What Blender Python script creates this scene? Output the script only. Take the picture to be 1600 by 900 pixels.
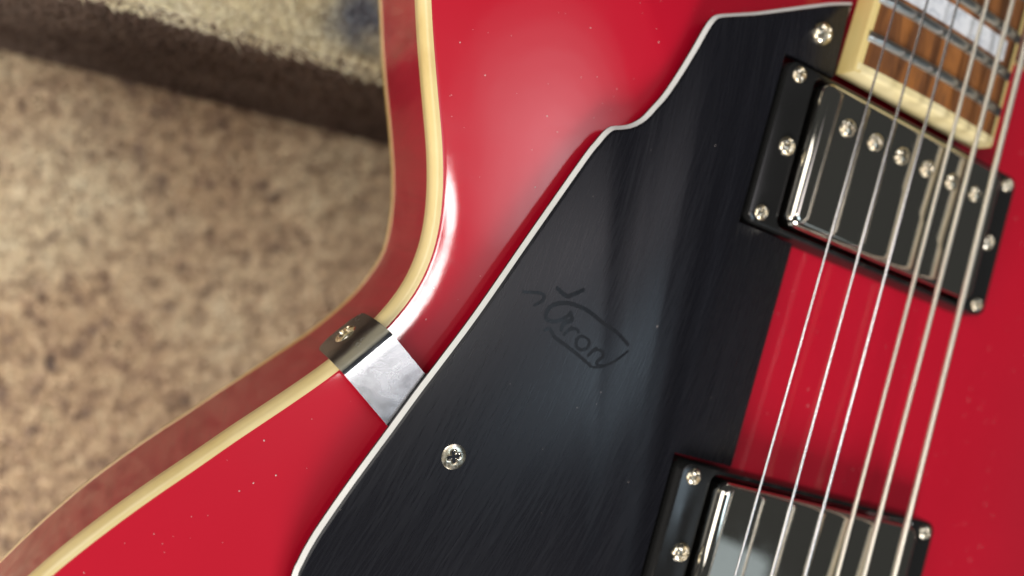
import bpy, math, random
import numpy as np
from mathutils import Vector, Matrix
from mathutils.geometry import delaunay_2d_cdt

random.seed(7); rng = np.random.default_rng(7)
S = 0.001                                  # all dimensions below are millimetres
scene = bpy.context.scene
for o in list(bpy.data.objects): bpy.data.objects.remove(o)

# ---------------------------------------------------------------- camera
cam_d = bpy.data.cameras.new('camera'); cam = bpy.data.objects.new('camera', cam_d)
scene.collection.objects.link(cam); scene.camera = cam
right = Vector((0.877856, 0.282464, 0.386759)); down = Vector((0.283889, -0.957291, 0.054779)); fwd = Vector((0.385714, 0.061709, -0.920552))
up = -down; back = -fwd
M = Matrix(((right.x, up.x, back.x), (right.y, up.y, back.y), (right.z, up.z, back.z))).to_4x4()
M.translation = Vector((-0.16232, -0.06475, 0.15663)); cam.matrix_world = M
cam_d.sensor_width = 36; cam_d.lens = 27.01
cam_d.clip_start = 0.01; cam_d.clip_end = 20
cam_d.dof.use_dof = True; cam_d.dof.focus_distance = 0.162; cam_d.dof.aperture_fstop = 6.0; cam_d.dof.aperture_blades = 0

# ---------------------------------------------------------------- light
world = bpy.data.worlds.new('World'); scene.world = world; world.use_nodes = True
bg = world.node_tree.nodes['Background']; bg.inputs[0].default_value = (0.94, 0.97, 0.95, 1); bg.inputs[1].default_value = 0.055

def area(name, loc, target, sx, sy, radiance, col, shape='RECTANGLE'):
    d = bpy.data.lights.new(name, 'AREA'); d.shape = shape; d.size = sx; d.size_y = sy
    a = sx * sy * (math.pi / 4 if shape in ('DISK', 'ELLIPSE') else 1)
    d.energy = radiance * a * math.pi; d.color = col
    o = bpy.data.objects.new(name, d); scene.collection.objects.link(o)
    o.location = loc; o.rotation_euler = (Vector(target) - Vector(loc)).to_track_quat('-Z', 'Y').to_euler()
    return o
AIM = (-0.05, -0.05, 0)
area('ceiling_lamp', (-0.185, 0.065, 1.0), AIM, 0.10, 0.10, 32.0, (1.0, 0.98, 0.95), 'DISK')
for k in range(6):                         # lamplight spread softly over the ceiling
    area('ceiling_glow', (0.120 - .004 * k, 0.135 + .010 * k, 1.0 + .01 * k), AIM, 0.08 + .075 * k, 0.08 + .075 * k, 1.05 - .13 * k, (1.0, 0.93, 0.97), 'DISK')
area('window_light', (0.28, -0.11, 1.0), AIM, 0.24, 0.26, 4.4, (0.68, 0.86, 1.0))
area('window_light_low', (0.74, -0.36, 1.0), AIM, 0.26, 0.26, 0.5, (0.75, 0.90, 1.0))
area('room_light_left', (-1.45, 0.10, 1.15), AIM, 1.1, 1.1, 4.0, (1.0, 0.96, 0.90))
area('carpet_fill_left', (-0.72, -0.50, 0.22), (-0.24, -0.16, -0.2), 0.40, 0.40, 8.0, (1.0, 0.93, 0.84), 'DISK')  # added fill light to brighten the carpet, no known lamp there
area('room_light_right', (0.20, -1.85, 1.10), AIM, 0.8, 0.8, 21.0, (1.0, 0.96, 0.92))

scene.view_settings.view_transform = 'Standard'; scene.view_settings.look = 'None'
scene.view_settings.exposure = 0; scene.view_settings.gamma = 1; scene.view_settings.use_curve_mapping = False

# ---------------------------------------------------------------- materials
def mat(name, base=(.5, .5, .5), rough=.4, metal=0, coat=0, coat_rough=.03, spec=.5, aniso=0):
    m = bpy.data.materials.new(name); m.use_nodes = True
    b = m.node_tree.nodes['Principled BSDF']
    b.inputs['Base Color'].default_value = (*base, 1); b.inputs['Roughness'].default_value = rough
    b.inputs['Metallic'].default_value = metal; b.inputs['Coat Weight'].default_value = coat
    b.inputs['Coat Roughness'].default_value = coat_rough; b.inputs['Specular IOR Level'].default_value = spec
    b.inputs['Anisotropic'].default_value = aniso
    return m, m.node_tree.nodes, m.node_tree.links, b
def noise(n, l, scale, detail=3, stretch=(1, 1, 1), rot=(0, 0, 0), rough=.5, dist=0):
    tc = n.new('ShaderNodeTexCoord'); mp = n.new('ShaderNodeMapping'); nz = n.new('ShaderNodeTexNoise')
    mp.inputs['Scale'].default_value = stretch; mp.inputs['Rotation'].default_value = rot
    nz.inputs['Scale'].default_value = scale; nz.inputs['Detail'].default_value = detail
    nz.inputs['Roughness'].default_value = rough; nz.inputs['Distortion'].default_value = dist
    l.new(tc.outputs['Object'], mp.inputs[0]); l.new(mp.outputs[0], nz.inputs['Vector'])
    return nz.outputs['Fac']
def ramp(n, l, fac, stops, interp='LINEAR'):
    r = n.new('ShaderNodeValToRGB'); r.color_ramp.interpolation = interp
    e = r.color_ramp.elements
    while len(e) < len(stops): e.new(.5)
    for k, (p, c) in enumerate(stops):
        e[k].position = p; e[k].color = (*c, 1) if len(c) == 3 else c
    l.new(fac, r.inputs[0]); return r.outputs[0]
def g(v): return (v, v, v)
def bump(n, l, b, fac, strength, dist, sock='Normal'):
    bp = n.new('ShaderNodeBump'); bp.inputs['Strength'].default_value = strength; bp.inputs['Distance'].default_value = dist
    l.new(fac, bp.inputs['Height']); l.new(bp.outputs[0], b.inputs[sock]); return bp

# red lacquer of the top
RED, n, l, b = mat('red_lacquer', (.56, .006, .022), .38, 0, 1, .06, .25)
l.new(ramp(n, l, noise(n, l, 14, 4), [(.3, (.485, .0025, .0185)), (.75, (.535, .004, .025))]), b.inputs['Base Color'])
l.new(ramp(n, l, noise(n, l, 38, 6, (1, 1.6, 1), (0, 0, .5), .65, .6), [(.42, g(.055)), (.60, g(.085)), (.72, g(.15))]), b.inputs['Coat Roughness'])
bump(n, l, b, noise(n, l, 420, 2), .03, .0002, 'Coat Normal')
# stained rim, figured wood under lacquer
RIM, n, l, b = mat('rim_lacquer', (.36, .012, .022), .4, 0, .45, .02, .12)
b.inputs['Coat IOR'].default_value = 1.33
l.new(ramp(n, l, noise(n, l, 60, 5, (1, 1, .12), (0, 0, 0), .6, 1.2), [(.3, (.25, .004, .018)), (.55, (.33, .007, .026)), (.75, (.19, .003, .014))]), b.inputs['Base Color'])
bump(n, l, b, noise(n, l, 300, 2), .04, .0002, 'Coat Normal')
BIND, n, l, b = mat('aged_cream_binding', (.70, .52, .20), .4, 0, .35, .1)
l.new(ramp(n, l, noise(n, l, 60, 4), [(.25, (.60, .44, .18)), (.42, (.71, .56, .25)), (.7, (.78, .64, .33))]), b.inputs['Base Color'])
BACKB, n, l, b = mat('aged_back_binding', (.62, .40, .13), .3, 0, .7, .06)
NBIND, n, l, b = mat('cream_neck_binding', (.78, .67, .36), .35, 0, .3, .1)
l.new(ramp(n, l, noise(n, l, 120, 4), [(.3, (.74, .62, .32)), (.7, (.80, .70, .42))]), b.inputs['Base Color'])
SBIND, n, l, b = mat('shaded_side_binding', (.72, .56, .22), .35, 0, .4, .08)  # same cream binding; the side's shade put in as a darker yellow
l.new(ramp(n, l, noise(n, l, 90, 4, (1, .3, 1)), [(.3, (.66, .49, .17)), (.7, (.76, .62, .28))]), b.inputs['Base Color'])
# scratched black plastic
BLACK, n, l, b = mat('scuffed_black_plastic', (.012, .012, .014), .4, 0, 0, .1, .32, 0)
tc = n.new('ShaderNodeTexCoord'); sp = n.new('ShaderNodeSeparateXYZ'); l.new(tc.outputs['Object'], sp.inputs[0])
def mth(op, a, b2):
    m = n.new('ShaderNodeMath'); m.operation = op
    for k, q in enumerate((a, b2)):
        if isinstance(q, (int, float)): m.inputs[k].default_value = q
        else: l.new(q, m.inputs[k])
    return m.outputs[0]
yy = mth('ADD', sp.outputs[1], .03); bend = mth('MULTIPLY', mth('MULTIPLY', yy, yy), 1.5)
def hair(scale, skew):                     # long fine scratches, slightly bowed
    cb = n.new('ShaderNodeCombineXYZ'); l.new(mth('ADD', mth('ADD', sp.outputs[0], bend), mth('MULTIPLY', sp.outputs[1], skew)), cb.inputs[0])
    l.new(mth('MULTIPLY', sp.outputs[1], .018), cb.inputs[1])
    z = n.new('ShaderNodeTexNoise'); z.inputs['Scale'].default_value = scale; z.inputs['Detail'].default_value = 4; z.inputs['Roughness'].default_value = .7
    l.new(cb.outputs[0], z.inputs['Vector']); return z.outputs['Fac']
av = n.new('ShaderNodeMath'); av.operation = 'MAXIMUM'; l.new(hair(1500, .03), av.inputs[0]); l.new(hair(1900, -.14), av.inputs[1])
patch = ramp(n, l, noise(n, l, 30, 5, (1.2, .6, 1), (0, 0, .3), .6, .6), [(.3, g(.42)), (.7, g(.58))])
mul = n.new('ShaderNodeMath'); mul.operation = 'MULTIPLY'; l.new(av.outputs[0], mul.inputs[0]); l.new(patch, mul.inputs[1])
l.new(ramp(n, l, mul.outputs[0], [(.15, g(.21)), (.42, g(.38))]), b.inputs['Roughness'])
l.new(ramp(n, l, av.outputs[0], [(.5, (.0075, .0075, .0105)), (.85, (.016, .0165, .021))]), b.inputs['Base Color'])
bump(n, l, b, av.outputs[0], .10, .0002)
MARK, n, l, b = mat('polished_mark', (.009, .009, .011), .30, 0, 0, .1, .28)
l.new(ramp(n, l, noise(n, l, 260, 4, (1, 1, 1), (0, 0, 0), .6), [(.35, g(.20)), (.65, g(.42))]), b.inputs['Roughness'])
WHITE, n, l, b = mat('white_ply', (.78, .78, .76), .35)
l.new(ramp(n, l, noise(n, l, 90, 4, (1, 1, 1)), [(.3, (.70, .70, .68)), (.7, (.82, .82, .80))]), b.inputs['Base Color'])
RING, n, l, b = mat('glossy_black_ring', (.012, .012, .012), .16, 0, 0, .1, .5)
l.new(ramp(n, l, noise(n, l, 80, 5), [(.35, g(.10)), (.7, g(.24))]), b.inputs['Roughness'])
bump(n, l, b, noise(n, l, 160, 2), .05, .0003)
NICKEL, n, l, b = mat('polished_nickel', (.66, .63, .56), .07, 1)
l.new(ramp(n, l, noise(n, l, 120, 6, (1, 1, 1), (0, 0, 0), .7), [(.4, g(.04)), (.75, g(.13))]), b.inputs['Roughness'])
bump(n, l, b, noise(n, l, 45, 2), .04, .0008)
SMUDGE, n, l, b = mat('smudged_chrome', (.56, .56, .58), .2, 1)
l.new(ramp(n, l, noise(n, l, 130, 8, (1, 1, 1), (0, 0, 0), .75, .8), [(.35, g(.20)), (.55, g(.27)), (.75, g(.34))]), b.inputs['Roughness'])
bump(n, l, b, noise(n, l, 260, 6), .08, .0003)
TAB, n, l, b = mat('dark_reflecting_tab', (.40, .42, .48), .22, 1)
l.new(ramp(n, l, noise(n, l, 150, 6), [(.4, g(.16)), (.7, g(.30))]), b.inputs['Roughness'])
SCREW, n, l, b = mat('worn_nickel_screw', (.78, .72, .60), .2, 1)
l.new(ramp(n, l, noise(n, l, 900, 5), [(.4, (.80, .76, .66)), (.62, (.62, .52, .36))]), b.inputs['Base Color'])
l.new(ramp(n, l, noise(n, l, 700, 5), [(.35, g(.14)), (.7, g(.36))]), b.inputs['Roughness'])
FRET, n, l, b = mat('fret_wire', (.55, .55, .52), .28, 1)
PLAIN, n, l, b = mat('plain_steel', (.82, .80, .80), .25, 1)
WOUND, n, l, b = mat('wound_nickel', (.84, .79, .68), .42, 1)
tc = n.new('ShaderNodeTexCoord'); wv = n.new('ShaderNodeTexWave'); wv.bands_direction = 'Y'; wv.inputs['Scale'].default_value = 900
l.new(tc.outputs['Object'], wv.inputs[0]); bump(n, l, b, wv.outputs['Fac'], .5, .0002)
ROSE, n, l, b = mat('rosewood', (.15, .06, .02), .42, 0, 0, .1, .4)
l.new(ramp(n, l, noise(n, l, 55, 7, (3.2, .45, 1), (0, 0, 0), .65, .8), [(.30, (.060, .026, .014)), (.48, (.17, .065, .022)), (.62, (.33, .125, .032)), (.78, (.12, .045, .018))]), b.inputs['Base Color'])
bump(n, l, b, noise(n, l, 200, 5, (6, .5, 1)), .25, .0003)
PEARL, n, l, b = mat('pearloid', (.75, .78, .82), .18, 0, .5, .05)
l.new(ramp(n, l, noise(n, l, 110, 4, (1, 1, 1), (0, 0, 0), .5, 2.5), [(.3, (.42, .46, .52)), (.5, (.78, .80, .84)), (.7, (.60, .64, .68))]), b.inputs['Base Color'])
DUST, n, l, b = mat('pale_dust', (.68, .58, .55), .8)
RISER_SHADE, n, l, b = mat('shaded_riser_carpet', (.10, .068, .052), .95, 0, 0, 0, .1)  # shade on the carpeted riser put into its colour as dark brown
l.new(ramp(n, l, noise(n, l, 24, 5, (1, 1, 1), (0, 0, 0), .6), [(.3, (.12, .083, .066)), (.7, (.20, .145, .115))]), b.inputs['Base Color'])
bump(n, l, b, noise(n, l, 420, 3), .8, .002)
CARPET, n, l, b = mat('flecked_carpet', (.4, .3, .2), .9, 0, 0, 0, .1)
fl = noise(n, l, 150, 5, (1, .8, .3), (0, 0, .5), .62, .5)
big = noise(n, l, 9, 3, (1, 1, .3), (0, 0, 0), .5)
c1 = ramp(n, l, fl, [(.30, (.20, .155, .135)), (.41, (.46, .33, .23)), (.52, (.68, .52, .345)), (.70, (.78, .64, .44))])
c2 = ramp(n, l, fl, [(.30, (.34, .27, .21)), (.41, (.66, .53, .36)), (.52, (.83, .71, .50)), (.70, (.88, .79, .59))])
mx = n.new('ShaderNodeMix'); mx.data_type = 'RGBA'
l.new(ramp(n, l, big, [(.42, g(0)), (.58, g(1))]), mx.inputs[0]); l.new(c1, mx.inputs[6]); l.new(c2, mx.inputs[7]); l.new(mx.outputs[2], b.inputs['Base Color'])
CREAM, n, l, b = mat('cream_plush', (.68, .60, .42), .9, 0, 0, 0, .1)
bl = noise(n, l, 26, 3, (1, 1, .3), (0, 0, .4), .5, .4)
cc = ramp(n, l, bl, [(.28, (.64, .50, .30)), (.40, (.84, .75, .50)), (.6, (.90, .84, .62))])
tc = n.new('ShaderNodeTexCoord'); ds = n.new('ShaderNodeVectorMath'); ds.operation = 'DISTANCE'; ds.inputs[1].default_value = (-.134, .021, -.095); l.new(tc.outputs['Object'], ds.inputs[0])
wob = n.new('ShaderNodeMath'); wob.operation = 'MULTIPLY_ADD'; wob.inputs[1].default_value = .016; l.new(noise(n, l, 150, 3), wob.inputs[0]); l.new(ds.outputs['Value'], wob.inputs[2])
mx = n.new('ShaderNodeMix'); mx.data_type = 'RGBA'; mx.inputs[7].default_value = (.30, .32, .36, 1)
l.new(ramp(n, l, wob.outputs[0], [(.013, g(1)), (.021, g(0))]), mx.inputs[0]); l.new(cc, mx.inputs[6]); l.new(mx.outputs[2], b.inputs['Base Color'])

# ---------------------------------------------------------------- helpers
def link(o, parent=None):
    scene.collection.objects.link(o)
    if parent is not None: o.parent = parent
    return o
def mesh(name, verts, faces, material, parent=None, smooth=True, sharp=None, loc=None):
    me = bpy.data.meshes.new(name); me.from_pydata([(v[0] * S, v[1] * S, v[2] * S) for v in verts], [], faces); me.update()
    me.materials.append(material)
    if smooth:
        me.polygons.foreach_set('use_smooth', [True] * len(me.polygons))
        if sharp: me.set_sharp_from_angle(angle=math.radians(sharp))
    o = bpy.data.objects.new(name, me)
    if loc is not None: o.location = (loc[0] * S, loc[1] * S, loc[2] * S)
    return link(o, parent)
def empty(name, loc=(0, 0, 0), parent=None):
    o = bpy.data.objects.new(name, None); o.empty_display_size = .02; o.location = [c * S for c in loc]; return link(o, parent)
def loft(loops, cap0=False, cap1=False, closed=True):
    nl = len(loops[0]); V = [v for lp in loops for v in lp]; F = []
    for a in range(len(loops) - 1):
        for k in range(nl if closed else nl - 1):
            k2 = (k + 1) % nl; F.append((a * nl + k, a * nl + k2, (a + 1) * nl + k2, (a + 1) * nl + k))
    if cap0: F.append(tuple(range(nl - 1, -1, -1)))
    if cap1: F.append(tuple((len(loops) - 1) * nl + k for k in range(nl)))
    return V, F
def catmull(P, n=8, closed=False):
    P = np.array(P, float)
    Q = np.vstack([P[-1], P, P[0], P[1]]) if closed else np.vstack([2 * P[0] - P[1], P, 2 * P[-1] - P[-2]])
    o = []
    for i in range(1, len(Q) - 2):
        a, b_, c, d = Q[i - 1:i + 3]
        for t in np.arange(n) / n: o.append(.5 * (2 * b_ + (c - a) * t + (2 * a - 5 * b_ + 4 * c - d) * t * t + (3 * b_ - a - 3 * c + d) * t ** 3))
    if not closed: o.append(P[-1])
    return np.array(o)
def offset(P, d):            # inward miter offset of a closed counter-clockwise polygon; d scalar or one per vertex
    P = np.asarray(P, float); a = P - np.roll(P, 1, 0); c = np.roll(P, -1, 0) - P
    a /= np.linalg.norm(a, axis=1)[:, None]; c /= np.linalg.norm(c, axis=1)[:, None]
    na = np.c_[-a[:, 1], a[:, 0]]; nc = np.c_[-c[:, 1], c[:, 0]]; m = na + nc
    m /= np.maximum(1 + (na * nc).sum(1), .35)[:, None]
    return P + m * np.reshape(d, (-1, 1))
def resample(P, step):
    P = np.vstack([P, P[0]]); s = np.r_[0, np.cumsum(np.linalg.norm(np.diff(P, axis=0), axis=1))]
    t = np.linspace(0, s[-1], int(s[-1] / step), endpoint=False)
    return np.c_[np.interp(t, s, P[:, 0]), np.interp(t, s, P[:, 1])]
def rrect(hx, hy, r, z, k=6, cx=0, cy=0):
    o = []
    for (sx, sy, a0) in ((1, 1, 0), (-1, 1, 90), (-1, -1, 180), (1, -1, 270)):
        for j in range(k + 1):
            a = math.radians(a0 + 90 * j / k); o.append((cx + sx * (hx - r) + r * math.cos(a), cy + sy * (hy - r) + r * math.sin(a), z))
    return o
def ccw(P):
    P = np.asarray(P); x, y = P[:, 0], P[:, 1]
    return P if (x * np.roll(y, -1) - y * np.roll(x, -1)).sum() > 0 else P[::-1]
def lift(P, z): return [(p[0], p[1], z) for p in P]

# ---------------------------------------------------------------- setting: carpet and the carpeted step beyond
def pile(name, xs, ys, keep, z0, hgt, width, step, material, parent, lean=.35, wall=False):
    X, Y = np.meshgrid(np.arange(xs[0], xs[1], step), np.arange(ys[0], ys[1], step)); X = X.ravel(); Y = Y.ravel()
    X = X + rng.uniform(-.5, .5, X.size) * step; Y = Y + rng.uniform(-.5, .5, X.size) * step
    k = keep(X, Y); X = X[k]; Y = Y[k]; N = X.size
    a = rng.uniform(0, 2 * np.pi, N); h = hgt * rng.uniform(.6, 1.15, N); w = width * rng.uniform(.7, 1.3, N)
    lx = rng.normal(0, lean, N) * h; ly = rng.normal(0, lean, N) * h
    z = np.full(N, z0) if np.isscalar(z0) else z0(X, Y)
    V = np.empty((N, 5, 3))
    for j in range(3):
        V[:, j] = np.c_[X + w * np.cos(a + j * 2.094), Y + w * np.sin(a + j * 2.094), z]
    V[:, 3] = np.c_[X + lx + w * .45 * np.cos(a), Y + ly + w * .45 * np.sin(a), z + h]
    V[:, 4] = np.c_[X + lx - w * .45 * np.cos(a), Y + ly - w * .45 * np.sin(a), z + h * .93]
    if wall: V = np.stack([V[..., 0], edge_y(V[..., 0]) - V[..., 2], V[..., 1]], -1)
    T = np.array([[0, 1, 4], [0, 4, 3], [1, 2, 4], [2, 0, 3], [2, 3, 4]])
    F = (np.arange(N)[:, None, None] * 5 + T).reshape(-1, 3)
    me = bpy.data.meshes.new(name); me.vertices.add(N * 5); me.vertices.foreach_set('co', (V * S).ravel())
    me.loops.add(F.size); me.loops.foreach_set('vertex_index', F.ravel().astype(np.int32))
    me.polygons.add(len(F)); me.polygons.foreach_set('loop_start', np.arange(0, F.size, 3, dtype=np.int32))
    me.update(calc_edges=True); me.validate(); me.materials.append(material)
    o = link(bpy.data.objects.new(name, me), parent); o['kind'] = 'stuff'; return o
ZC = -205
def edge_y(x): return 3.2 + (x + 121.1) * .118
floor = mesh('carpet_floor', [(-1600, -1600, ZC), (1600, -1600, ZC), (1600, 1600, ZC), (-1600, 1600, ZC)], [(0, 1, 2, 3)], CARPET); floor['kind'] = 'structure'
pile('carpet_pile', (-400, 40), (-400, 40), lambda x, y: y < edge_y(x) + 2, ZC, 1.4, .75, 1.15, CARPET, floor, .9)
x0, x1 = -900, 700; ZT = -97
sv = [(x0, edge_y(x0), ZC), (x1, edge_y(x1), ZC), (x1, edge_y(x1), ZT - 4), (x0, edge_y(x0), ZT - 4),
      (x0, edge_y(x0) + 4, ZT), (x1, edge_y(x1) + 4, ZT), (x1, 900, ZT), (x0, 900, ZT), (x0, 900, ZC), (x1, 900, ZC)]
step_o = empty('carpeted_step'); step_o['kind'] = 'structure'
mesh('riser', [sv[0], sv[1], sv[2], sv[3], sv[4], sv[5]], [(0, 1, 2, 3), (3, 2, 5, 4)], RISER_SHADE, step_o, False)
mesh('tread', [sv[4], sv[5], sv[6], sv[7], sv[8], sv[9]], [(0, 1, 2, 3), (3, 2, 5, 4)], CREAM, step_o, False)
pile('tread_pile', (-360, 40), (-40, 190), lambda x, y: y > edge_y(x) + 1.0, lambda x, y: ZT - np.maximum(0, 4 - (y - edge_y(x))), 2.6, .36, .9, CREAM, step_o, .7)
pile('riser_pile', (-360, 40), (ZC, ZT - 2), lambda x, y: x < 1e9, 0, 2.2, .5, 1.2, RISER_SHADE, step_o, .7, True)

# ---------------------------------------------------------------- guitar
guitar = empty('electric_guitar', (0, 0, 0))
guitar['label'] = 'glossy red semi-hollow electric guitar with black pickguard lying above the carpet'; guitar['category'] = 'guitar'

# outline of the body at the lower edge of the front binding (left half, neck to tail, then mirrored)
LEFT = [(-29, 84), (-34, 68), (-48, 62), (-66, 70), (-86, 96), (-106, 120), (-127, 127), (-144, 110), (-150.5, 80), (-148, 48), (-141, 21),
        (-133.9, .4), (-131.1, -7.1), (-128.1, -14.5), (-125.0, -21.9), (-121.9, -29.3), (-119.3, -36.9), (-117.5, -44.6), (-116.9, -52.4), (-118.0, -60.2),
        (-120.8, -67.5), (-124.7, -74.5), (-129.2, -81.1), (-134.2, -87.3), (-139.4, -93.4), (-144.6, -99.4), (-149.7, -105.6), (-154.9, -111.7), (-159.9, -117.9),
        (-164.7, -124.3), (-169.2, -130.9), (-178, -146), (-190, -171), (-200, -203), (-203, -236), (-196, -275), (-176, -310), (-138, -338), (-84, -352), (0, -356)]
RIGHT = [(-x, y) for x, y in LEFT[-2::-1]]
OUT = ccw(resample(catmull(LEFT + RIGHT, 8, True), 2.0))
for _ in range(2): OUT = (np.roll(OUT, 1, 0) + 2 * OUT + np.roll(OUT, -1, 0)) / 4
INNER = offset(OUT, 2.15)                  # where the binding meets the red top
# the back edge leans in a little towards the shoulder
lean = np.interp(OUT[:, 1], [-130, -110, -85, -72, -60, -52, -20, 0, 60], [-.5, -.35, -.4, .2, 1.1, 2.2, 2.8, 2.4, 2.2])
BACK = offset(OUT, lean)
ZB, ZI, ZBK = -11.0, -5.6, -53.0
# rim
V, F = loft([lift(offset(BACK, .25), ZBK + 1.2), lift(OUT * .5 + BACK * .5, (ZB + ZBK) / 2), lift(offset(OUT, .15), ZB + .02)])
mesh('rim', V, F, RIM, guitar)
# back binding and back plate
V, F = loft([lift(offset(BACK, 1.6), ZBK - 1.6), lift(offset(BACK, .3), ZBK - 1.4), lift(offset(BACK, -.05), ZBK - .7), lift(BACK, ZBK + 1.2), lift(offset(BACK, .35), ZBK + 1.35)])
mesh('back_binding', V, F, BACKB, guitar, sharp=60)
bp_ = offset(BACK, 1.5); mesh('back_plate', lift(bp_, ZBK - 1.62), [tuple(range(len(bp_) - 1, -1, -1))], RIM, guitar, False)
# front binding: side face, rounded shoulder, top ledge
prof = [(.15, ZB - .05), (0, ZB + .1), (0, ZB + 2.6)]
for k in range(7):
    a = math.pi / 2 * k / 6; prof.append((1.6 * (1 - math.cos(a)), ZB + 2.6 + 2.7 * math.sin(a)))
prof += [(2.15, ZI + .02), (2.35, ZI - .35)]
V, F = loft([lift(offset(OUT, d), z) for d, z in prof]); mesh('front_binding', V, F, BIND, guitar, sharp=70)

# carved top: height depends on the distance to the edge
EDGE = resample(INNER, 2.0)
def dist(P):
    out = np.empty(len(P)); A = EDGE; B = np.roll(EDGE, -1, 0); AB = B - A; L2 = (AB ** 2).sum(1)
    for i in range(0, len(P), 2000):
        p = P[i:i + 2000, None, :]; t = np.clip(((p - A) * AB).sum(2) / L2, 0, 1)
        out[i:i + 2000] = np.sqrt((((A + t[..., None] * AB) - p) ** 2).sum(2).min(1))
    return out
DD = np.linspace(0, 120, 1201)
slope = np.interp(DD, [0, 2, 4, 7, 12, 25, 45, 66, 120], [.115, .12, .12, .12, .105, .10, .06, 0, 0])
ZP = np.r_[0, np.cumsum((slope[1:] + slope[:-1]) / 2 * .1)]; ZP -= ZP[-1]; print('edge depth', ZP[0])
ZP *= ZI / ZP[0]
RC = np.r_[0, np.cumsum(.08 * np.exp(-(DD[1:] / 3.8) ** 2) * .1)]                 # steeper recurve inside the waist
def sstep(y, a, b2): t = np.clip((y - a) / (b2 - a), 0, 1); return t * t * (3 - 2 * t)
def ztop(P):
    d = dist(P); y = P[:, 1]; return np.interp(d, DD, ZP) + sstep(y, -26, -48) * sstep(y, -92, -74) * np.interp(d, DD, RC)
bound = resample(INNER, 2.0)
gx, gy = np.meshgrid(np.arange(-210, 211, 3.0), np.arange(-360, 131, 3.0)); G = np.c_[gx.ravel(), gy.ravel()]
def inside(P, poly):
    x, y = P[:, 0], P[:, 1]; c = np.zeros(len(P), bool)
    for (ax, ay), (bx, by) in zip(poly, np.roll(poly, -1, 0)):
        m = (ay > y) != (by > y); xi = ax + (y - ay) / (by - ay if by != ay else 1e-9) * (bx - ax); c ^= m & (x < xi)
    return c
G = G[inside(G, bound)]; G = G[dist(G) > 13]
rings = [offset(bound, d)[::1] for d in (.5, 1.0, 1.6, 2.3, 3.2, 4.3, 5.6, 7.2, 9.0, 11)]
R_ = np.vstack(rings); dr = np.repeat([.5, 1.0, 1.6, 2.3, 3.2, 4.3, 5.6, 7.2, 9.0, 11], len(bound)); R_ = R_[np.abs(dist(R_) - dr) < .25]
pts = np.vstack([bound, R_, G]); nb = len(bound)
vs, es, fs, *_r = delaunay_2d_cdt([Vector(p) for p in pts], [(i, (i + 1) % nb) for i in range(nb)], [], 1, 1e-5)
vv = np.array([(v.x, v.y) for v in vs]); zz = ztop(vv)
top = mesh('top', np.c_[vv, zz].tolist(), [tuple(f) for f in fs], RED, guitar)
eps = .6
gxn = (ztop(vv + [eps, 0]) - ztop(vv - [eps, 0])) / (2 * eps); gyn = (ztop(vv + [0, eps]) - ztop(vv - [0, eps])) / (2 * eps)
nn = np.c_[-gxn, -gyn, np.ones(len(vv))]; nn /= np.linalg.norm(nn, axis=1)[:, None]
if top.data.polygons[0].normal.z < 0: top.data.flip_normals()
top.data.normals_split_custom_set_from_vertices(nn.tolist())

# neck under the fingerboard and the fingerboard itself
NUT, END = 485.0, 23.5
def cx(y): return -1.3 + .022 * (y - 33)
def hw(y): return 27.2 - (y - END) * (27.2 - 21.4) / (NUT - END)
def brd(x, y): return 10.0 + 1.1 * (1 - ((x - cx(y)) / hw(y)) ** 2)
neck = []
for y in (END + 3, 80, 110, 160, NUT):
    w = hw(y) - .4; dpt = -60 if y < 100 else (-30 if y < 130 else -14)
    neck.append([(cx(y) + w, y, 4.0), (cx(y) + w, y, max(dpt, -4)), (cx(y) + w * .6, y, dpt * .8 if dpt > -60 else -50), (cx(y), y, dpt if dpt > -60 else -51), (cx(y) - w * .6, y, dpt * .8 if dpt > -60 else -50), (cx(y) - w, y, max(dpt, -4)), (cx(y) - w, y, 4.0)])
V, F = loft(neck, True, True); mesh('neck', V, F, RIM, guitar, False)
fb = empty('fingerboard', (0, 0, 0), guitar)
BW, EW = 1.9, 2.3
loops = []
for y in np.r_[END + EW, np.linspace(60, NUT, 12)]:
    w = hw(y) - BW; xs = np.linspace(-w, w, 13)
    loops.append([(cx(y) + x, y, brd(cx(y) + x, y)) for x in xs] + [(cx(y) + w, y, 4.1), (cx(y) - w, y, 4.1)])
V, F = loft(loops, True, True); mesh('board', V, F, ROSE, fb, sharp=40)
for sgn in (-1, 1):
    lp = []
    for y in np.linspace(END, NUT, 14):
        xo = cx(y) + sgn * hw(y); xi = cx(y) + sgn * (hw(y) - BW)
        lp.append([(xo, y, 4.0), (xo, y, 9.4), (xo - sgn * .25, y, 9.85), (xo - sgn * .6, y, 10.0), (xi, y, brd(xi, y) + .03), (xi, y, 4.0)])
    V, F = loft(lp, True, True); mesh('side_binding', V, F, SBIND, fb, sharp=50)
lp = []
for x in np.linspace(-hw(END) + BW * .3, hw(END) - BW * .3, 17):
    X = cx(END) + x; zt = brd(X, END)
    lp.append([(X, END - .02, 4.02), (X, END - .02, zt - .5), (X, END + .2, zt - .1), (X, END + .6, zt + .02), (X, END + EW, zt + .03), (X, END + EW, 4.02)])
V, F = loft(lp, True, True); mesh('end_binding', V, F, NBIND, fb, sharp=50)
frets = [NUT - 628 * (1 - 2 ** (-k / 12)) for k in range(22, 11, -1)]
for fy in frets:
    lp = []
    for x in np.linspace(-hw(fy) + 1.0, hw(fy) - 1.0, 15):
        X = cx(fy) + x; zb_ = brd(X, fy) - .05; e = .5 if abs(x) > hw(fy) - 1.5 else 1
        lp.append([(X, fy + 1.4 * math.cos(a), zb_ + 1.15 * e * math.sin(a)) for a in np.linspace(0, math.pi, 9)])
    V, F = loft(lp, True, True, True); mesh('fret', V, F, FRET, fb, sharp=70)
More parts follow.
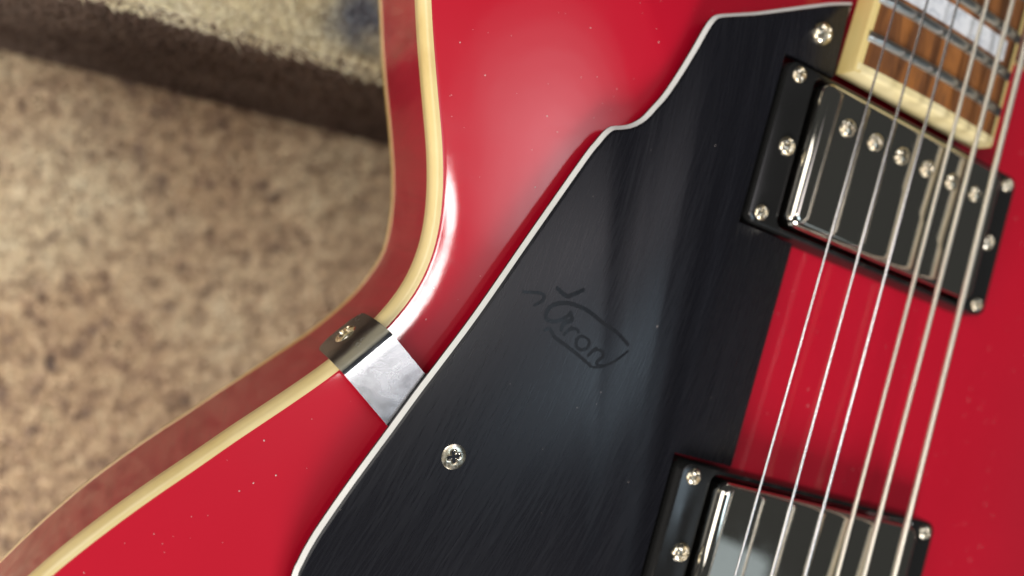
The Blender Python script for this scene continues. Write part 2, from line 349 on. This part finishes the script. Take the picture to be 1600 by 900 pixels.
for k in range(1, len(frets) - 1, 2):
    y0, y1 = frets[k] + 2.6, frets[k + 1] - 2.6; lp = []
    for x in np.linspace(-21.0, 21.5, 12): X = cx((y0 + y1) / 2) + x; lp.append([(X, y0, brd(X, y0) + .04), (X, y1, brd(X, y1) + .04), (X, y1, 8), (X, y0, 8)])
    V, F = loft(lp, True, True); mesh('inlay', V, F, PEARL, fb, sharp=50)
    if k == 1: break

# screw heads: a domed disc with a cross or a slot pressed into it
def head_mesh(name, r, h, kind, depth, skirt, ext=.66):
    nr, na = 12, 40; V = [(0, 0, h - depth)]; F = []
    for i in range(1, nr + 1):
        q = r * i / nr
        for j in range(na):
            a = 2 * math.pi * j / na; x, y = q * math.cos(a), q * math.sin(a)
            z = h * math.sqrt(max(0, 1 - (q / r) ** 2.4))
            if kind == 'cross': m = max(0, 1 - max(0, min(abs(x), abs(y)) - .11 * r) / (.10 * r)) * max(0, min(1, (r * ext - q) / (.1 * r)))
            else: m = max(0, 1 - max(0, abs(x) - .10 * r) / (.08 * r))
            z -= depth * min(1, m) * (1 if kind == 'cross' else (1 if z > depth else z / depth)); V.append((x, y, z))
    for j in range(na): F.append((0, 1 + j, 1 + (j + 1) % na))
    for i in range(nr - 1):
        for j in range(na): a = 1 + i * na + j; b2 = 1 + i * na + (j + 1) % na; F.append((a, a + na, b2 + na, b2))
    o0 = len(V)
    for j in range(na): a = 2 * math.pi * j / na; V.append((r * math.cos(a), r * math.sin(a), -skirt))
    for j in range(na): a = 1 + (nr - 1) * na + j; b2 = 1 + (nr - 1) * na + (j + 1) % na; F.append((a, o0 + j, o0 + (j + 1) % na, b2))
    me = bpy.data.meshes.new(name); me.from_pydata([(v[0] * S, v[1] * S, v[2] * S) for v in V], [], F); me.update()
    me.materials.append(SCREW); me.polygons.foreach_set('use_smooth', [True] * len(me.polygons)); me.set_sharp_from_angle(angle=math.radians(50)); return me
RINGSCREW = head_mesh('ring_screw', 2.15, 1.25, 'cross', .9, 1.0)
HEIGHT = head_mesh('height_screw', 2.5, 1.5, 'cross', 1.0, 1.6)
POLE = head_mesh('pole_screw', 2.35, 1.25, 'slot', .75, 1.0)
GUARDS = head_mesh('guard_screw', 3.25, .6, 'cross', .26, 1.0, .5)
DOME = head_mesh('dome_screw', 3.0, 2.2, 'cross', 1.0, 1.4)
def head(name, me, loc, parent, rot=None, normal=None):
    o = bpy.data.objects.new(name, me); o.location = [c * S for c in loc]
    q = Vector(normal or (0, 0, 1)).to_track_quat('Z', 'Y'); o.rotation_mode = 'QUATERNION'
    o.rotation_quaternion = q @ Matrix.Rotation(random.uniform(0, 3) if rot is None else rot, 3, 'Z').to_quaternion(); return link(o, parent)

# pickups
def pickup(cy, zr, zc, label):
    p = empty('pickup', (0, cy, 0), guitar); p['label'] = label
    L = [rrect(45.4, 21.6, 3.2, -1.5), rrect(45.3, 21.5, 3.2, .4), rrect(44.7, 21.0, 3.0, zr - .5), rrect(44.5, 20.8, 2.9, zr - .15), rrect(44.1, 20.4, 2.7, zr),
         rrect(36.0, 20.0, 2.4, zr), rrect(35.6, 19.7, 2.2, zr - .3), rrect(35.4, 19.6, 2.0, -1)]
    V, F = loft(L); mesh('mounting_ring', V, F, RING, p, sharp=35)
    L = [rrect(34.6, 18.9, 3.0, 0), rrect(34.6, 18.9, 3.0, zc - 2.3)]
    for k in range(1, 8):
        a = math.pi / 2 * k / 7; L.append(rrect(34.6 - 2.3 * (1 - math.cos(a)), 18.9 - 2.3 * (1 - math.cos(a)), max(3.0 - 1.9 * (1 - math.cos(a)), .9), zc - 2.3 + 2.3 * math.sin(a)))
    V, F = loft(L, False, True); mesh('metal_cover', V, F, NICKEL, p, sharp=50)
    for k in range(6): head('pole_screw', POLE, ((k - 2.5) * 10, 9.5 if cy > -10 else -9.5, zc - .02), p, rot=1.45 + random.uniform(-.35, .35))
    for sx in (-1, 1):
        for sy in (-1, 1): head('ring_screw', RINGSCREW, (sx * 41, sy * 18.0, zr - .3), p)
        head('height_screw', HEIGHT, (sx * 38.9, 0, zr - .2), p)
    return p
pickup(0, 5.6, 9.2, 'neck pickup with polished nickel cover beside the fingerboard end')
pickup(-102.2, 7.4, 11.2, 'bridge pickup with polished nickel cover at the lower edge')

# pickguard: black, white and black plies with a bevelled edge
PG = [(-28.9, 43.6), (-36.3, 40.1), (-46.8, 34.1), (-56.7, 28.4), (-63.9, 24.7), (-67.2, 22.9), (-68.7, 21.2), (-69.9, 17.9), (-71.3, 12.5), (-73.3, 5.7), (-75.4, -.4),
      (-77.3, -4.3), (-79.2, -7.8), (-81.5, -10.2), (-83.9, -11.6), (-86.0, -12.6), (-87.5, -14.4), (-88.9, -17.4), (-90.8, -21.9), (-97.9, -41.8), (-104.9, -61.8), (-110.4, -75.8),
      (-112.3, -80.5), (-115.6, -89.2), (-120.4, -101.7), (-123.7, -111.1), (-124.9, -115.2), (-125.6, -118.6), (-126.0, -122.5), (-125.2, -134), (-119, -147), (-108, -154), (-70, -158), (-45, -158)]
PGL = [tuple(p) for p in catmull(PG, 4)]
PGR = [(-32, -156), (-28.4, -150), (-28.4, -124.4), (-46.0, -124.4), (-46.0, -80.1), (-28.4, -80.1), (-28.2, -22.0), (-46.0, -22.0), (-46.0, 22.0), (-29.6, 22.0)]
bev = np.array([1.0] * len(PGL) + [0.0] * len(PGR)); pg = np.array(PGL + PGR)          # bevelled outer contour, square cut along the strings and pickups
if (pg[:, 0] * np.roll(pg[:, 1], -1) - pg[:, 1] * np.roll(pg[:, 0], -1)).sum() < 0: pg = pg[::-1]; bev = bev[::-1]
guard = empty('pickguard', (0, 0, 0), guitar); guard['label'] = 'scuffed black pickguard with white bevelled edge'
Z0 = 2.6
def ply(d1, z1, d0, z0): q = offset(pg, bev * d1 + (1 - bev) * d0); return [(p[0], p[1], bv * z1 + (1 - bv) * z0 + Z0) for p, bv in zip(q, bev)]
V, F = loft([ply(.15, 0, .5, 0), ply(0, .15, .4, .15), ply(.1, .6, .4, .6)], True, True); mesh('lower_ply', V, F, BLACK, guard, sharp=30)
V, F = loft([ply(.12, .61, .5, .61), ply(.12, .75, .5, .75), ply(1.05, 1.55, .5, 1.55)], False, True); mesh('white_ply', V, F, WHITE, guard, sharp=30)
V, F = loft([ply(1.06, 1.56, .0, .1), ply(1.45, 1.95, .0, 1.9), ply(1.75, 2.05, .2, 2.05)], False, True); mesh('upper_ply', V, F, BLACK, guard, sharp=50)
ZG = Z0 + 2.05
head('guard_screw', GUARDS, (-100.5, -92.3, ZG - .35), guard, rot=.4)
head('dome_screw', DOME, (-37.0, 30.7, ZG - .2), guard, rot=.9)
# worn script mark: polished ribbons in the scuffed surface
def ribbon(P, w):
    P = catmull(P, 6); t = np.gradient(P, axis=0); t /= np.linalg.norm(t, axis=1)[:, None]; nrm = np.c_[-t[:, 1], t[:, 0]]
    ww = w * (.75 + .35 * np.sin(np.linspace(.3, 2.8, len(P))))[:, None] / 2; a = P + nrm * ww; b2 = P - nrm * ww
    V = [(*q, 0) for q in a] + [(*q, 0) for q in b2]; m = len(P)
    return V, [(i, i + 1, m + i + 1, m + i) for i in range(m - 1)]
def lt(P, w): return ([(-84.2 + .93 * x * 1.28 + .36 * y * 1.15, -60.9 - .36 * x * 1.28 + .93 * y * 1.15) for x, y in P], w)
LETTERS = [lt([(.5, 0), (.7, 1.2), (1.0, 2.6)], .9), lt([(.75, 1.4), (1.4, 2.4), (2.1, 2.75), (2.7, 2.4)], .85),
           lt([(4.6, 2.7), (3.5, 2.3), (3.1, 1.2), (3.8, .1), (5.0, .2), (5.7, 1.3), (5.4, 2.4), (4.6, 2.7)], .9),
           lt([(6.7, 0), (6.9, 1.2), (7.2, 2.6)], .9), lt([(6.95, 1.4), (7.7, 2.4), (8.6, 2.65), (9.2, 2.1), (9.0, 1.0), (8.9, .2), (9.5, 0), (10.3, .6)], .85)]
strokes = [([(-83.19, -55.44), (-84.15, -57.03), (-86.56, -58.69), (-88.76, -58.65), (-89.01, -56.77), (-87.73, -55.1), (-85.14, -54.02), (-82.21, -53.84), (-79.05, -54.27), (-74.72, -55.73), (-70.42, -56.91), (-66.56, -58.93)], 1.15),
           ([(-83.43, -55.84), (-82.59, -57.25), (-84.22, -58.53), (-84.53, -60.42)], 1.2),
           ([(-88.56, -61.3), (-87.2, -60.6), (-85.49, -61.99), (-82.18, -63.07), (-78.37, -64.39), (-74.41, -66.03)], 1.0), ([(-74.41, -66.03), (-72.27, -65.49), (-69.08, -63.33), (-66.2, -60.03)], .7),
           *LETTERS,
           ([(-88.57, -51.42), (-85.63, -52.52), (-84.03, -51.72), (-81.64, -49.86)], 1.2), ([(-96.14, -54.63), (-91.45, -53.73), (-90.85, -55.02), (-92.6, -56.82)], .9)]
V, F = [], []
for k, (P, w) in enumerate(strokes):
    v, f = ribbon(P, w * .8); o0 = len(V); V += [(a, b2, ZG + .012 + .004 * k) for a, b2, _ in v]; F += [tuple(i + o0 for i in q) for q in f]
mk = mesh('script_mark', V, F, MARK, guard, False); mk['label'] = 'faint script mark worn into the black pickguard'

# bracket holding the pickguard to the rim
br = empty('pickguard_bracket', (0, 0, 0), guitar); br['label'] = 'smudged chrome bracket screwed to the rim'
bc = np.array((-123.3, -76.4)); inn = np.array((.824, -.567)); tan = np.array((.567, .824))
pf = []                                                 # (inward, z) along the strip, from the tab end to under the guard
for q in np.linspace(0, 1, 13): pf.append((-4.2 + 1.6 * q + 1.5 * q ** 6, -19.5 + 18.1 * q))
for a in np.linspace(.15, 1, 6): pf.append((-1.1 + 1.5 * a, -1.4 + 1.5 * math.sin(a * math.pi / 2)))
pf += [(2.5, .33), (6, .80), (10, 1.30), (15, 1.88), (18, 2.1), (24, 2.1), (34, 2.1)]
pf = np.array(pf); tn = np.gradient(pf, axis=0); tn /= np.linalg.norm(tn, axis=1)[:, None]; nr_ = np.c_[tn[:, 1], -tn[:, 0]]    # towards the body
def strip(idx, nm, material):
    nw = 9; V = []; F = []
    for side in (0, 1):
        for i in idx:
            s, z = pf[i] + nr_[i] * (.9 if side else 0); dl = np.linalg.norm(pf[i] - pf[0]); wd = 6.4 if dl > 3.2 else 6.4 - 3.2 + math.sqrt(max(0, 3.2 ** 2 - (3.2 - dl) ** 2))
            for j in range(nw): u = (j / (nw - 1) * 2 - 1) * wd; q = bc + inn * s + tan * u; V.append((q[0], q[1], z))
    m = len(idx); N = m * nw
    for i in range(m - 1):
        for j in range(nw - 1):
            a = i * nw + j; F.append((a, a + 1, a + nw + 1, a + nw)); F.append((N + a, N + a + nw, N + a + nw + 1, N + a + 1))
    for i in range(m - 1):
        for j in (0, nw - 1): a = i * nw + j; F.append((a, a + nw, N + a + nw, N + a) if j == 0 else (a + nw, a, N + a, N + a + nw))
    for i in (0, m - 1):
        for j in range(nw - 1): a = i * nw + j; F.append((a, N + a, N + a + 1, a + 1) if i == 0 else (a, a + 1, N + a + 1, N + a))
    return mesh(nm, V, F, material, br, sharp=50)
strip(list(range(0, 18)), 'rim_tab', TAB); strip(list(range(17, len(pf))), 'arm', SMUDGE)
nv = Vector((-inn[0], -inn[1], .16)).normalized(); q = bc + inn * -3.1
head('bracket_screw', head_mesh('bracket_screw', 2.9, 1.4, 'cross', 1.1, 1.0), (q[0], q[1], -13.2), br, .6, nv)

# bridge just out of the picture, carrying the strings
bz = 15.6
bridge = empty('bridge', (0, 0, 0), guitar)
V, F = loft([rrect(43, 5.5, 5, 3, 6, 0, -146), rrect(43, 5.5, 5, bz - 3, 6, 0, -146), rrect(42.2, 4.7, 4.5, bz - 2.2, 6, 0, -146)], True, True); mesh('bridge_bar', V, F, NICKEL, bridge, sharp=40)

# strings
STR = [(.0294, -25.72, .58, PLAIN, 'thinnest plain steel string nearest the pickguard'), (.0228, -15.68, .67, PLAIN, 'second plain steel string from the pickguard'), (.0208, -5.42, .77, PLAIN, 'third plain steel string from the pickguard'),
       (.0193, 4.76, 1.05, WOUND, 'thinnest wound string'), (.0200, 13.85, 1.25, WOUND, 'middle wound string'), (.0090, 23.45, 1.48, WOUND, 'thickest wound string farthest from the pickguard')]
for sl, x0_, dia, mt, lb in STR:
    lp = []
    for y in np.linspace(-148, NUT, 80):
        x = x0_ + sl * y; z = 13.3 + (45 - y) * .017; e = 1
        lp.append([(x + dia / 2 * math.cos(a), y, z + dia / 2 * math.sin(a)) for a in np.linspace(0, 2 * math.pi, 12, endpoint=False)])
    V, F = loft(lp, True, True); so = mesh('string', V, F, mt, guitar); so['label'] = lb
    V, F = loft([rrect(3, 4, .6, bz - 3.2, 3, x0_ - sl * 146, -146), rrect(2.4, .7, .3, 13.3 + 191 * .017 - dia / 2, 3, x0_ - sl * 146, -146)], True, True); mesh('saddle', V, F, NICKEL, bridge, sharp=40)

# dust specks on the lacquer and on the guard
V, F = [], []
def speck(x, y, z, r):
    o0 = len(V); a0 = random.uniform(0, 6); k = 5
    for j in range(k): a = a0 + j * 6.283 / k; q = r * random.uniform(.6, 1.5); V.append((x + q * math.cos(a), y + q * math.sin(a), z))
    V.append((x, y, z + r * .7)); F.extend([(o0 + j, o0 + (j + 1) % k, o0 + k) for j in range(k)])
P = np.c_[rng.uniform(-175, 80, 700), rng.uniform(-160, 60, 700)]; P = P[inside(P, bound)]; zt = ztop(P); ing = inside(P, pg)
for (x, y), z, gd in zip(P, zt, ing):
    if gd and random.random() < .82: continue
    if gd and abs(x + 9) < 0: continue
    rr = random.choice((.06, .07, .08, .09, .12, .17))
    speck(x, y, ZG + .01 if gd else z + .005, rr * (.8 if gd else 1))
d_ = mesh('dust_specks', V, F, DUST, guitar, False); d_['kind'] = 'stuff'
